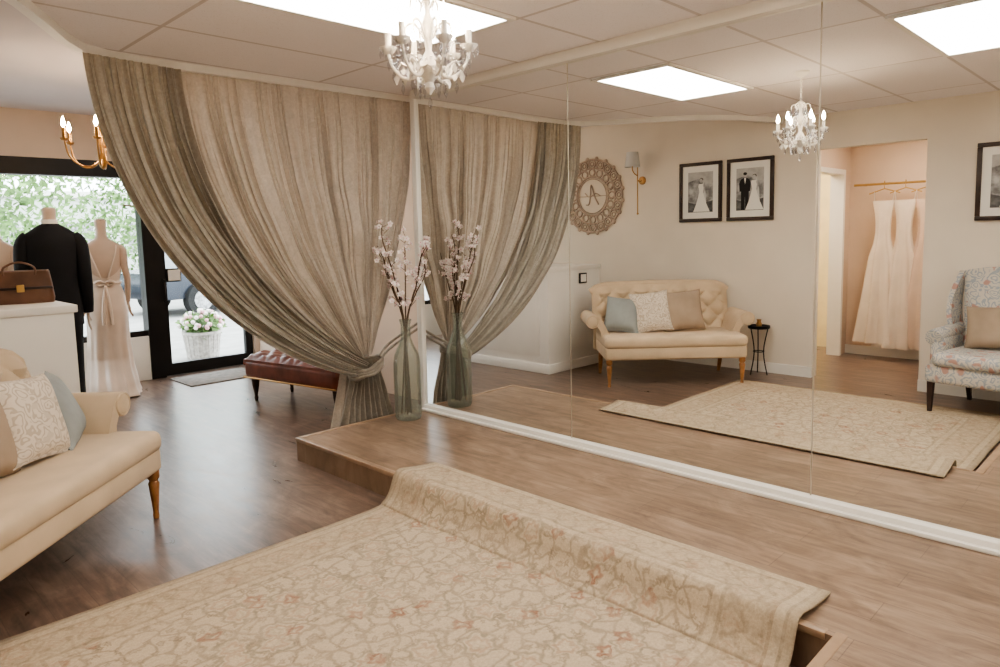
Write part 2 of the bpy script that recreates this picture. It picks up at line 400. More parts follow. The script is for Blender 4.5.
def sweep_rect(m,path,w,z0,z1,mat,M=None):
    rings=[];P=[Vector((x*H,y*H)) for x,y in path]
    for i,p in enumerate(P):
        d=(P[min(i+1,len(P)-1)]-P[max(0,i-1)]).normalized(); nn=Vector((-d.y,d.x))*w/2*H
        rings.append([(p.x-nn.x,p.y-nn.y,z0*H),(p.x+nn.x,p.y+nn.y,z0*H),(p.x+nn.x,p.y+nn.y,z1*H),(p.x-nn.x,p.y-nn.y,z1*H)])
    m.loft(rings,mat,M)
ZT=ZC-.03
m=MB(); sweep_rect(m,track[:],.035,ZT,ZC-.0005,M_white); m.obj('curtain_track',smooth=False)
# hall behind doorway
m=MB()
m.box(-1.40*H,-1.32*H,.6*H,2.0*H,0,ZC*H,M_wallhall)
m.box(-1.32*H,-.30*H,.6*H,.68*H,0,ZC*H,M_wallhall)
m.box(-.56*H,-.30*H,1.92*H,2.0*H,0,ZC*H,M_wallhall)
m.box(-1.32*H,-1.18*H,1.92*H,2.0*H,0,ZC*H,M_wallhall)
m.box(-1.18*H,-.56*H,1.92*H,2.0*H,1.42*H,ZC*H,M_wallhall)
m.obj('wall_hall',smooth=False)
m=MB(); m.box(-1.5*H,-.30*H,2.7*H,2.78*H,0,ZC*H,M_yellow_lit); m.box(-1.58*H,-1.5*H,2.0*H,2.78*H,0,ZC*H,M_yellow_lit); m.obj('wall_washroom',smooth=False)
boxo('ceiling_hall',-1.6,-.30,.6,2.8,ZC+.001,ZC+.05,M_ceilf)
m=MB()
m.box(-1.18*H,-1.145*H,1.905*H,2.005*H,.001,1.42*H,M_white);m.box(-.595*H,-.56*H,1.905*H,2.005*H,.001,1.42*H,M_white);m.box(-1.145*H,-.595*H,1.905*H,2.005*H,1.385*H,1.42*H,M_white)
m.obj('trim_4',smooth=False)
for (x,y) in ((-.68,1.25),(-.9,2.35)):  # unseen lamps: hall one added to brighten it, washroom one for its yellow light
    m=MB(); m.box(-.22,.22,-.22,.22,-.02,-.012,M_unseen_down)
    for a in ((-.25,-.22,-.25,.25),(.22,.25,-.25,.25),(-.22,.22,-.25,-.22),(-.22,.22,.22,.25)): m.box(a[0],a[1],a[2],a[3],-.025,0,M_white)
    m.obj('unseen_downlight',(x*H,y*H,(ZC+.001)*H),smooth=False)
# baseboards
m=MB(); m.box(XW*H,(XW+.015)*H,D1*H,YN*H,0,.07*H,M_white); m.box(XW*H,(XW+.015)*H,-1*H,D2*H,0,.07*H,M_white); m.obj('baseboard_west',smooth=False)
boxo('baseboard_hall',-1.32,-1.305,.68,1.92,0,.07,M_white)
# mirror
for i,(a,b) in enumerate(((1.8215,YM),(.838,1.8165),(-.15,.833),(-1.0,-.155))):
    boxo('wall_mirror',XM-.004,XM+.004,a,b,.13,1.675,M_mirror)
boxo('trim_1',XM-.03,XM+.005,-1.0,YM,1.672,ZC,M_white,.004)
m=MB(); m.box((XM-.024)*H,(XM+.004)*H,-1.0*H,YM*H,ZP*H,.136*H,M_white,.006); m.box((XM-.038)*H,(XM)*H,-1.0*H,YM*H,ZP*H,.118*H,M_white,.005); m.obj('trim_2')
boxo('trim_3',XM-.018,XM+.01,YM,YM+.035,ZP,ZC,M_white,.004)
# window + door
m=MB()
m.box((XW+.1)*H,2.58*H,(YN+.0)*H,(YN+.1)*H,1.45*H,1.56*H,M_black)
m.box(1.78*H,1.88*H,(YN-.01)*H,(YN+.1)*H,0,1.45*H,M_black)
m.box((XW+.1)*H,1.78*H,(YN+.02)*H,(YN+.08)*H,.32*H,.36*H,M_black)
for x in (.25,): m.box(x*H,(x+.035)*H,(YN+.02)*H,(YN+.08)*H,.36*H,1.45*H,M_black)
m.box((XW+.1)*H,1.78*H,(YN+.045)*H,(YN+.05)*H,.36*H,1.45*H,M_glass)
m.obj('window_1',smooth=False)
m=MB(); d0,d1=1.885,2.575
m.box(d0*H,(d0+.055)*H,(YN+.03)*H,(YN+.07)*H,.005,1.445*H,M_black); m.box((d1-.055)*H,d1*H,(YN+.03)*H,(YN+.07)*H,.005,1.445*H,M_black)
m.box((d0+.055)*H,(d1-.055)*H,(YN+.03)*H,(YN+.07)*H,.005,.09*H,M_black); m.box((d0+.055)*H,(d1-.055)*H,(YN+.03)*H,(YN+.07)*H,1.38*H,1.445*H,M_black)
m.box((d0+.05)*H,(d1-.05)*H,(YN+.048)*H,(YN+.052)*H,.08*H,1.39*H,M_glass)
m.box((d0+.055)*H,(d0+.16)*H,(YN+.02)*H,(YN+.045)*H,.70*H,.80*H,M_black,.003); m.box((d0+.065)*H,(d0+.15)*H,(YN+.012)*H,(YN+.02)*H,.71*H,.79*H,M_paper)
m.tube([((d0+.03)*H,(YN+.03)*H,.72*H),((d0+.03)*H,(YN-.02)*H,.71*H),((d0+.03)*H,(YN-.02)*H,.57*H),((d0+.03)*H,(YN+.03)*H,.56*H)],.011,M_black)
m.obj('door_1',smooth=False)
boxo('door_mat',1.86,2.4,4.85,5.25,0,.008,M_matb,.004)
# ceiling light panels
for (x0,y0,x1,y1) in ((.977,1.667,1.744,2.046),(.977,.40,1.744,.78),(.977,-.86,1.744,-.48)):
    m=MB(); m.box(x0*H,x1*H,y0*H,y1*H,(ZC-.006)*H,(ZC-.002)*H,M_light)
    for a in ((x0-.022,x0,y0-.022,y1+.022),(x1,x1+.022,y0-.022,y1+.022),(x0,x1,y0-.022,y0),(x0,x1,y1,y1+.022)):
        m.box(a[0]*H,a[1]*H,a[2]*H,a[3]*H,(ZC-.01)*H,(ZC)*H,M_white)
    m.obj('added_front_panel',smooth=False)
M_light_added=emis('added_front_diffuser',(1,.93,.83,1),8)  # unseen panel added for more light, also backlighting the curtain
m=MB(); m.box(1.45*H,2.2*H,3.7*H,4.08*H,(ZF-.006)*H,(ZF-.002)*H,M_light_added); 
for a in ((1.43,1.45,3.68,4.1),(2.2,2.22,3.68,4.1),(1.45,2.2,3.68,3.7),(1.45,2.2,4.08,4.1)): m.box(a[0]*H,a[1]*H,a[2]*H,a[3]*H,(ZF-.01)*H,ZF*H,M_white)
m.obj('added_front_panel',smooth=False)

# ---------------- rug
px=XP*H
path=[(RX0*H,.010),(1.40,.010),(px-.20,.012),(px-.11,.03),(px-.065,.075),(px-.042,.125),(px-.015,ZP*H+.022),(px+.03,ZP*H+.030),(px+.10,ZP*H+.018),(px+.18,ZP*H+.012),(RX1*H,ZP*H+.011)]
pp=[]
for i in range(len(path)-1):
    p=[path[max(0,i-1)],path[i],path[i+1],path[min(len(path)-1,i+2)]]
    N=24 if i<2 else 5
    for k in range(N):
        u=k/N
        if i<2: pp.append((p[1][0]*(1-u)+p[2][0]*u,p[1][1]*(1-u)+p[2][1]*u))
        else: pp.append(tuple(.5*((2*b)+(c-a)*u+(2*a-5*b+4*c-d)*u*u+(3*b-a-3*c+d)*u**3) for a,b,c,d in zip(*p)))
pp.append(path[-1])
ny=70; me=bpy.data.meshes.new('area_rug'); vs=[];uvs=[];s_=0
for i,(x,z) in enumerate(pp):
    if i: s_+=math.hypot(x-pp[i-1][0],z-pp[i-1][1])
    for j in range(ny):
        y=(RY0+(RY1-RY0)*j/(ny-1))*H
        w=noise.noise(Vector((x*2,y*2.2,0)))
        bump=max(0,min(1,(x-(px-.25))/.15))*max(0,min(1,(px+.23-x)/.1))
        vs.append((x-abs(w)*.03*bump,y+.012*noise.noise(Vector((x*1.5,5,0))),z+.004*bump*(w+1)))
        uvs.append((s_,(y-RY0*H)))
fs=[[i*ny+j,(i+1)*ny+j,(i+1)*ny+j+1,i*ny+j+1] for i in range(len(pp)-1) for j in range(ny-1)]
me.from_pydata(vs,[],fs); ul=me.uv_layers.new(name='UVMap')
for l in me.loops: ul.data[l.index].uv=uvs[l.vertex_index]
me.materials.append(M_rug); me.polygons.foreach_set('use_smooth',[True]*len(me.polygons))
o=bpy.data.objects.new('area_rug',me); bpy.context.scene.collection.objects.link(o)
sm=o.modifiers.new('s','SOLIDIFY'); sm.thickness=.009; sm.offset=0

# ---------------- curtains
Q=Vector((1.95,2.895,.36))
def bez(a,b,c,d,t): return a*(1-t)**3+b*3*t*(1-t)**2+c*3*t*t*(1-t)+d*t**3
def curtain(m,T0,T1,np_,amp,ql,qr,yo,ncol,seed,mat):
    def fn(u,v):
        a=u+ .014*math.sin(u*31+seed)+.006*math.sin(u*77)
        Tx=T0[0]+(T1[0]-T0[0])*u; Ty=T0[1]+(T1[1]-T0[1])*u
        q=Vector((Q.x+ql[0]+(qr[0]-ql[0])*u, Q.y+yo, Q.z+ql[1]+(qr[1]-ql[1])*u))
        dx,dy=q.x-Tx,q.y-Ty; sw=min(1,math.hypot(dx,dy)/1.2); dz=ZT-q.z
        p0=Vector((Tx,Ty,ZT)); p1=Vector((Tx+.03*dx*sw,Ty+.03*dy,ZT-dz*(.33+.17*sw)))
        p2=Vector((Tx+dx*(.55-.1*sw),Ty+dy*(.85-.4*sw),q.z+dz*(.33-.22*sw)))
        p=bez(p0,p1,p2,q,v)
        env=amp*(1-.55*v**2)*(min(1,.35+v*3))*(.75+.7*noise.noise(Vector((u*14,v*1.6,seed+9))))
        ph=2*pi*np_*a+2.0*noise.noise(Vector((u*6,v*2.5,seed)))*v
        p.y+=env*(math.sin(ph)+.3*math.sin(2.3*ph+1))+ .03*noise.noise(Vector((u*9,v*5,seed+3)))*math.sin(pi*v)
        p.x+=.35*env*math.sin(2*ph)
        p.z+=.012*math.sin(ph)*sw*math.sin(pi*v)
        return p*H
    m.grid(fn,ncol,64,mat)
m=MB()
curtain(m,(1.10,2.965),(2.325,2.915),30,.014,(-.03,.04),(.05,.06),.0,520,1,M_curt_lit)
curtain(m,(.805,2.885),(1.17,2.93),12,.018,(-.07,-.035),(.0,.03),-.06,280,5,M_curt_dim)
def tail(u,v):
    w=.055+.12*v**.8; x=Q.x+(2*u-1)*w+.01; ph=2*pi*9*u
    return Vector((x,Q.y-.0+(.015+.010*v)*math.sin(ph)+.016*noise.noise(Vector((u*8,v*3,1))),Q.z+.03-(Q.z+.03-.004)*v))*H
m.grid(tail,150,24,M_curt_dim)
def tail2(u,v):
    w=.05+.10*v; x=Q.x-.03+(2*u-1)*w; ph=2*pi*5*u+1
    return Vector((x,Q.y+.05+.02*math.sin(ph),Q.z+.03-(Q.z+.03-.004)*v))*H
m.grid(tail2,100,12,M_curt_lit)
for k in range(3):
    pts=[Vector((Q.x+.0+.082*math.cos(a),Q.y-.02+.075*math.sin(a),Q.z+.014*k-.015+.03*math.cos(a)+.004*math.sin(5*a+k)))*H for a in [2*pi*i/30 for i in range(31)]]
    m.tube(pts,.015,M_curt_dim,seg=8)
for dz in (.0,.028):
    m.tube([Vector((Q.x+.06,Q.y-.05,Q.z+.02+dz))*H,Vector((Q.x+.14,Q.y-.02,Q.z+.07+dz))*H,Vector((XM+.01,2.845,Q.z+.16+dz))*H],.010,M_curt_dim,seg=8,sub=4)
m.obj('curtain',angle=80)

# ---------------- settee
SW=.66
def scroll(sg):
    pr=[(.56,.27),(SW-.01,.27),(SW+.0,.42),(SW+.005,.49),(SW+.02,.515)]
    for k in range(0,14): pr.append((.74+.066*math.cos(math.radians(230+k*20)),.59+.066*math.sin(math.radians(230+k*20))))
    pr+=[(SW-.01,.60),(.62,.54),(.585,.47)]
    return [(sg*x,z) for x,z in pr]
m=MB()
m.box(-SW,SW,-.37,.33,.25,.38,M_linen,.025,seg=3)
m.box(-SW-.005,SW+.005,-.385,.26,.355,.47,M_linen,.045,seg=4)
def ztop(x): return .91-.02*abs(x/.70)**2-.10*max(0,abs(x/.70)-.8)**2*16
def bf(u,v):
    x=(2*u-1)*.68; z=.40+(ztop(x)-.40)*v
    cr=abs(math.sin(pi*(x/.19+z/.19))*math.sin(pi*(x/.19-z/.19)))**.5
    ed=min(1,(1-v)*7)*min(1,v*6+.3)*min(1,(1-abs(2*u-1))*9)
    return (x,.235+.20*(z-.42)-.045*cr*ed-.03*ed,z)
def bb(u,v):
    x=(2*u-1)*.68; z=.40+(ztop(x)-.40)*v; return (x,.32+.20*(z-.42),z)
m.slab(bf,bb,100,44,M_linen)
m.tube([(x,.285+.2*.45,ztop(x)-.01) for x in [(-.69+1.38*i/24) for i in range(25)]],.045,M_linen,seg=12)
m.box(-.68,.68,.25,.33,.25,.5,M_linen,.02)
for ix in range(-3,4):
    for iz in range(0,5):
        x=ix*.19+(.095 if iz%2 else 0); z=.475+iz*.095
        if abs(x)<.62 and z<ztop(x)-.07: m.sph((x,.235+.2*(z-.42)-.018,z),.012,M_linen,seg=8,rg=5,sc=(1,.5,1))
for sg in (1,-1):
    m.extr(scroll(sg),-.14,.33,M_linen)
    m.sph((sg*.74,-.142,.59),.056,M_linen,seg=16,sc=(1,.22,1)); m.torus(.058,.007,M_linen,T(sg*.74,-.143,.59)@R(90,'X'),24,6)
    m.lathe([(.014,0),(.016,.02),(.013,.03),(.016,.06),(.024,.15),(.028,.19),(.02,.205),(.03,.22),(.03,.26)],M_legwood,T(sg*.62,-.335,0),16)
    m.tube([(sg*.61,.33,0),(sg*.61,.28,.14),(sg*.61,.27,.26)],[.016,.022,.026],M_legwood,seg=8,sub=3)
m.obj('settee',(.561,3.614,0),45)
S=T(.561,3.614,0)@R(45,'Z')
def pil(name,M,w,h,th,mat):
    m=MB(); m.pillow(w,h,th,mat); o=m.obj(name,angle=180); o.matrix_world=M; return o
pil('throw_pillow',S@T(.43,.01,.635)@R(-20,'X')@R(-12,'Y')@R(20,'Z'),.36,.36,.14,M_blue)
pil('throw_pillow.001',S@T(.16,-.03,.665)@R(-18,'X')@R(6,'Y'),.38,.40,.14,M_damask)
pil('throw_pillow.002',S@T(-.15,.0,.665)@R(-17,'X')@R(4,'Y'),.40,.40,.14,M_taupe)

# side table
m=MB(); m.lathe([(.0,.46),(.10,.46),(.105,.468),(.105,.49),(.095,.49),(.095,.475),(0,.475)],M_black,None,28)
for a in (30,150,270):
    c,s0=math.cos(math.radians(a)),math.sin(math.radians(a)); m.tube([(c*.09,s0*.09,0),(c*.05,s0*.05,.23),(c*.09,s0*.09,.46)],.006,M_black,seg=8,sub=4)
m.torus(.05,.005,M_black,T(0,0,.23),24,6)
m.lathe([(.025,.476),(.03,.50),(.018,.53),(.024,.55)],M_brass,None,14)
m.obj('side_table',(-.165,3.02,0))

# armchair (wing)
m=MB()
m.box(-.34,.34,-.36,.30,.24,.38,M_floral,.03,seg=3)
m.box(-.29,.29,-.385,.24,.37,.48,M_floral,.045,seg=4)
def cf(u,v):
    x=(2*u-1)*(.29+.06*v); z=.42+.68*v; return (x,.20+.18*(z-.42)-.045*math.sin(pi*min(1,v*1.1))*(1-(2*u-1)**4),z-.035*abs(2*u-1)**3*v)
def cb(u,v):
    x=(2*u-1)*(.29+.06*v); z=.42+.68*v; return (x,.30+.12*(z-.42),z-.035*abs(2*u-1)**3*v)
m.slab(cf,cb,24,24,M_floral)
for sg in (1,-1):
    def wf(u,v,sg=sg):
        z=.56+.50*v; dep=.24*math.sin(pi*(.25+.6*v))*(1-.35*v); y1=.28+.12*(z-.42)
        return (sg*(.32+.02*v+.03*math.sin(pi*v)),y1-dep*u,z)
    def wb(u,v,sg=sg):
        p=wf(u,v); return (p[0]+sg*.06*(1-.4*u),p[1],p[2])
    m.slab(wf,wb,10,14,M_floral)
    m.box(sg*.345-.055,sg*.345+.055,-.16,.28,.25,.58,M_floral,.045,seg=3)
    m.tube([(sg*.36,-.17,.56),(sg*.36,-.1,.57),(sg*.35,.28,.60)],[.062,.062,.058],M_floral,seg=14,sub=3)
    m.tube([(sg*.30,-.33,0),(sg*.30,-.325,.25)],[.018,.03],M_darkwood,seg=4)
    m.tube([(sg*.28,.34,0),(sg*.28,.27,.26)],[.018,.03],M_darkwood,seg=4)
m.pillow(.42,.34,.13,M_taupe,T(.02,.06,.65)@R(-16,'X')@R(5,'Y'))
m.obj('wing_armchair',(.165,1.03,0),100,angle=60)

# ---------------- reception desk
m=MB(); dx0,dx1,dy0,dy1=.18*H,.785*H,3.20*H,4.35*H; hz=.755*H
m.box(dx0,dx1,dy0,dy1,.0,hz-.04,M_white,.004); m.box(dx0-.01,dx1+.02,dy0-.012,dy1+.02,hz-.045,hz,M_white,.006)
m.box(dx0-.005,dx1+.012,dy0-.01,dy1+.01,0,.10,M_white,.004)
m.box(dx0+.26,dx0+.38,dy0-.022,dy0-.004,hz-.19,hz-.08,M_black,.003); m.box(dx0+.275,dx0+.365,dy0-.024,dy0-.02,hz-.175,hz-.095,M_paper)
m.box(dx1,dx1+.006,dy0+.12,dy1-.12,.18,hz-.14,M_white,.002)
m.obj('reception_desk')
# handbag
m=MB(); hb=[]
for z,w,dp in ((0,.17,.06),(.03,.175,.065),(.12,.165,.055),(.19,.155,.035),(.20,.15,.02)):
    hb.append([(w*math.copysign(abs(math.cos(a))**.4,math.cos(a)),dp*math.copysign(abs(math.sin(a))**.5,math.sin(a)),z) for a in [2*pi*j/32 for j in range(32)]])
m.loft(hb,M_bag); m.tube([(-.08,-.04,.17),(-.075,-.04,.22),(0,-.04,.25),(.075,-.04,.22),(.08,-.04,.17)],.006,M_bag,seg=8,sub=5)
m.box(-.165,.165,-.066,-.05,.085,.10,M_darkwood,.003); m.box(-.02,.02,-.07,-.055,.07,.115,M_gold,.003)
m.obj('handbag',(.67*H,3.50*H,hz),-12)

# ---------------- bench
m=MB()
m.box(-.27,.27,-.60,.60,.20,.40,M_leather,.06,seg=5)
def bt(u,v):
    x=(2*u-1)*.265;y=(2*v-1)*.59
    cr=abs(math.sin(pi*(x/.18+y/.18))*math.sin(pi*(x/.18-y/.18)))**.5
    ed=min(1,(1-abs(2*u-1))*5)*min(1,(1-abs(2*v-1))*12)
    return (x,y,.385+.025*cr*ed+.035*ed)
m.slab(bt,lambda u,v:((2*u-1)*.265,(2*v-1)*.59,.33),34,80,M_leather)
m.tube([(-.272,-.59,.225),(-.272,.59,.225)],.007,M_brass,seg=6); m.tube([(-.26,.602,.225),(.26,.602,.225)],.007,M_brass,seg=6)
for sx in (-.2,.2):
    for sy in (-.52,.52): m.lathe([(.012,0),(.018,.03),(.014,.05),(.03,.14),(.035,.2)],M_darkwood,T(sx,sy,0),14)
m.obj('leather_bench',(2.17*H,3.78*H,0),11)

# ---------------- vase + blossom
m=MB()
m.lathe([(.085,.0),(.094,.02),(.096,.08),(.096,.40),(.088,.46),(.05,.54),(.036,.58),(.034,.67),(.043,.705),(.043,.71)],M_bottle,None,32,caps=False)
m.lathe([(.089,.025),(.090,.08),(.090,.40),(.082,.455),(.045,.535),(.031,.58),(.029,.67),(.038,.705)],M_bottle,None,32,caps=False)
m.lathe([(.0,.002),(.085,.002),(.09,.02),(0,.024)],M_bottle,None,32,caps=False)
m.torus(.0405,.004,M_bottle,T(0,0,.71),28,6)
rnd=random.Random(3)
def flowerp(m,c,s):
    n=Vector((rnd.uniform(-1,1),rnd.uniform(-1,1),rnd.uniform(-.2,1))).normalized(); a=n.orthogonal().normalized(); b=n.cross(a)
    for k in range(5):
        t0=2*pi*k/5; d=a*math.cos(t0)+b*math.sin(t0); e=n.cross(d)
        m.add([c,c+d*s*.6+e*s*.38+n*s*.2,c+d*s+n*s*.35,c+d*s*.6-e*s*.38+n*s*.2],[[0,1,2,3]],M_petal)
    m.sph(c,s*.22,M_pink,seg=6,rg=4)
for k in range(8):
    a=2*pi*k/8+rnd.uniform(-.3,.3); sp_=rnd.uniform(.13,.27); hgt=rnd.uniform(1.02,1.36)
    dx_,dy_=math.cos(a)*sp_,math.sin(a)*sp_
    if k==0: dx_,dy_,hgt=-.10,.09,1.38
    if k==1: dx_,dy_,hgt=.14,-.12,1.30
    if dx_>.15: dx_=.13
    P=[Vector((rnd.uniform(-.04,.04),rnd.uniform(-.04,.04),.04)),Vector((dx_*.05,dy_*.05,.66)),Vector((dx_*.5,dy_*.5,.66+(hgt-.66)*.5)),Vector((dx_*.85+rnd.uniform(-.03,.03),dy_*.85,hgt*.92)),Vector((dx_,dy_,hgt))]
    m.tube(P,[.006,.006,.005,.004,.002],M_bark,seg=6,sub=5)
    for q in range(18):
        u=rnd.uniform(.15,1)
        base=P[1].lerp(P[2],(u*2-.3)) if u<.5 else P[2].lerp(P[4],(u-.5)*2)
        off=Vector((rnd.uniform(-1,1),rnd.uniform(-1,1),rnd.uniform(-.2,1)))*.045
        if base.z>.80:
            m.tube([base,base+off],.0018,M_bark,seg=4); 
            for w in range(2): flowerp(m,base+off+Vector((rnd.uniform(-1,1),rnd.uniform(-1,1),rnd.uniform(-1,1)))*.015,rnd.uniform(.016,.026))
m.obj('blossom_vase',(2.075*H,2.71*H,ZP*H+.001),0,angle=60)

# ---------------- chandeliers
def chand_white():
    m=MB()
    m.lathe([(.0,0),(.06,0),(.058,-.012),(.03,-.03),(.01,-.04),(0,-.04)],M_whitegl,None,20)
    for k in range(8):
        m.torus(.011,.0025,M_whitegl,T(0,0,-.05-.018*k)@R(90*(k%2),'Z')@R(90,'X')@Sc(.7,1.1,1),14,6)
    m.lathe([(.0,-.19),(.012,-.195),(.03,-.21),(.012,-.23),(.01,-.27),(.022,-.30),(.032,-.33),(.018,-.36),(.012,-.40),(.03,-.43),(.05,-.46),(.035,-.49),(.015,-.51),(.022,-.53),(.0,-.555)],M_whitegl,None,18)
    def drop(c,s):
        m.lathe([(.0,s),(.35*s,.35*s),(.42*s,-.2*s),(0,-1.1*s)],M_crystal,T(*c),6)
        m.sph((c[0],c[1],c[2]+s*1.2),s*.25,M_crystal,seg=6,rg=4)
    for k in range(6):
        A=R(60*k+12,'Z')
        m.tube([(.02,0,-.44),(.06,0,-.49),(.11,0,-.49),(.15,0,-.45),(.165,0,-.405)],[.006,.007,.006,.006,.006],M_whitegl,A,8,5)
        m.tube([(.02,0,-.36),(.05,0,-.31),(.085,0,-.31),(.095,0,-.34),(.08,0,-.355)],[.004,.005,.005,.004,.003],M_whitegl,A,6,5)
        m.tube([(.02,0,-.25),(.04,0,-.22),(.065,0,-.225),(.07,0,-.25)],[.004,.004,.004,.003],M_whitegl,A,6,5)
        m.tube([(.07,0,-.49),(.08,0,-.455),(.11,0,-.44),(.125,0,-.455)],[.003,.004,.004,.003],M_whitegl,A,6,5)
        m.lathe([(0,-.41),(.02,-.405),(.034,-.39),(.036,-.385),(.02,-.388),(.012,-.38),(.012,-.335),(0,-.335)],M_whitegl,A@T(.165,0,0),14)
        m.lathe([(0,-.335),(.010,-.325),(.013,-.312),(.008,-.292),(0,-.275)],M_bulb,A@T(.165,0,0),10)
        for q in range(6):
            th=2*pi*q/6; p=A@Vector((.165+.033*math.cos(th),.033*math.sin(th),-.408)); drop(p,.014)
        for q,(r_,z_) in enumerate(((.11,-.53),(.145,-.485),(.06,-.535),(.09,-.37),(.05,-.34),(.07,-.275),(.165,-.445),(.13,-.44))):
            p=A@Vector((r_,0,z_)); drop(p,.020)
        for q in range(4):
            a=A@T(.045+.03*q,0,-.475-.01*math.sin(q))@R(40*q,'X')
            m.add([(0,0,0),(.012,.014,.01),(0,.035,.02),(-.012,.014,.01)],[[0,1,2,3]],M_whitegl,a); m.add([(0,0,0),(.012,-.014,.01),(0,-.035,.02),(-.012,-.014,.01)],[[0,1,2,3]],M_whitegl,a)
        B=R(60*(k+1)+12,'Z'); a=A@Vector((.165,0,-.41)); b=B@Vector((.165,0,-.41))
        for q in range(1,9):
            u=q/9; p=a.lerp(b,u); p.z-=.05*4*u*(1-u); m.sph(p,.0065,M_crystal,seg=6,rg=4)
        a=A@Vector((.02,0,-.22)); b=A@Vector((.15,0,-.40))
        for q in range(1,10):
            u=q/10; p=a.lerp(b,u); p.z-=.03*4*u*(1-u); m.sph(p,.006,M_crystal,seg=6,rg=4)
    drop((0,0,-.58),.022)
    for i,v in enumerate(m.v): m.v[i]=Vector((v.x*.86,v.y*.86,v.z*.985))
    return m.obj('crystal_chandelier',(1.125*H,1.338*H,ZC*H))
chand_white()
m=MB()
bz=-(ZF-1.37)*H
m.lathe([(0,0),(.06,0),(.05,-.02),(0,-.03)],M_brass,None,18); m.tube([(0,0,-.03),(0,0,bz+.28)],.006,M_brass,seg=8)
m.lathe([(0,bz+.30),(.012,bz+.28),(.02,bz+.20),(.012,bz+.10),(.03,bz+.03),(.02,bz),(0,bz-.02)],M_brass,None,16)
for k in range(6):
    A=R(60*k+8,'Z')
    m.tube([(.015,0,bz+.05),(.08,0,bz+.0),(.16,0,bz+.01),(.22,0,bz+.07),(.240,0,bz+.17)],.006,M_brass,A,8,6)
    m.lathe([(0,bz+.16),(.02,bz+.165),(.028,bz+.18),(.012,bz+.182),(.012,bz+.25),(0,bz+.25)],M_brass,A@T(.240,0,0),12)
    m.lathe([(0,bz+.25),(.011,bz+.265),(.014,bz+.28),(.007,bz+.31),(0,bz+.325)],M_bulb2,A@T(.240,0,0),10)
m.obj('brass_chandelier',(1.12*H,3.83*H,ZF*H))

# ---------------- mannequins
def hand(m,M):
    m.body([(0,0,0,.022,.013),(-.03,0,0,.03,.014),(-.07,0,0,.036,.012),(-.09,0,0,.034,.010)],M_skin,M,16)
    for i,(x,l) in enumerate(((-.027,.055),(-.009,.068),(.009,.064),(.026,.05))):
        m.tube([(x,0,-.08),(x*1.1,-.004,-.085-l*.5),(x*1.1,-.018,-.085-l)],[.0085,.0075,.006],M_skin,M,8,3)
    m.tube([(.028,0,-.02),(.048,-.01,-.05),(.05,-.022,-.08)],[.011,.009,.007],M_skin,M,8,3)
m=MB()
m.lathe([(.17,0),(.17,.012),(.02,.02),(.012,.03),(.012,.2)],M_black,None,24)
for sg in (1,-1):
    m.body([(.03,sg*.10,.0,.075,.10),(.25,sg*.10,0,.08,.095),(.5,sg*.10,0,.088,.10),(.78,sg*.10,0,.105,.125),(.9,sg*.09,0,.11,.13)],M_suit,None,20)
    m.tube([(sg*.175,.01,1.49),(sg*.228,.01,1.42),(sg*.248,.01,1.2),(sg*.255,-.03,1.0),(sg*.25,-.06,.86)],[.06,.072,.064,.056,.05],M_suit,None,14,4)
    m.tube([(sg*.25,-.06,.875),(sg*.25,-.06,.845)],.04,M_paper,None,12)
    hand(m,T(sg*.25,-.062,.85)@R(90*sg,'Z'))
    m.add([(0,-.155,1.12),(sg*.07,-.158,1.36),(sg*.12,-.150,1.44),(sg*.05,-.11,1.585),(sg*.02,-.12,1.50)],[[0,1,2,3,4]],M_suit)
m.body([(.76,0,0,.215,.15),(.95,0,0,.212,.145),(1.12,0,0,.197,.13),(1.30,0,0,.218,.142),(1.42,0,0,.238,.138),(1.50,0,.005,.225,.115),(1.555,0,.01,.15,.09),(1.60,0,.01,.075,.07)],M_suit)
m.body([(1.56,0,.01,.07,.07),(1.61,0,.008,.068,.068),(1.635,0,.0,.064,.064)],M_paper,None)
m.body([(1.58,0,0,.06,.062),(1.66,0,-.005,.056,.06),(1.72,0,-.01,.058,.062),(1.735,0,-.01,.03,.03)],M_skin)
for i,v in enumerate(m.v): m.v[i]=Vector((v.x*.88,v.y,v.z*1.01))
m.obj('suit_mannequin',(1.06*H,4.66*H,0),165,angle=70)

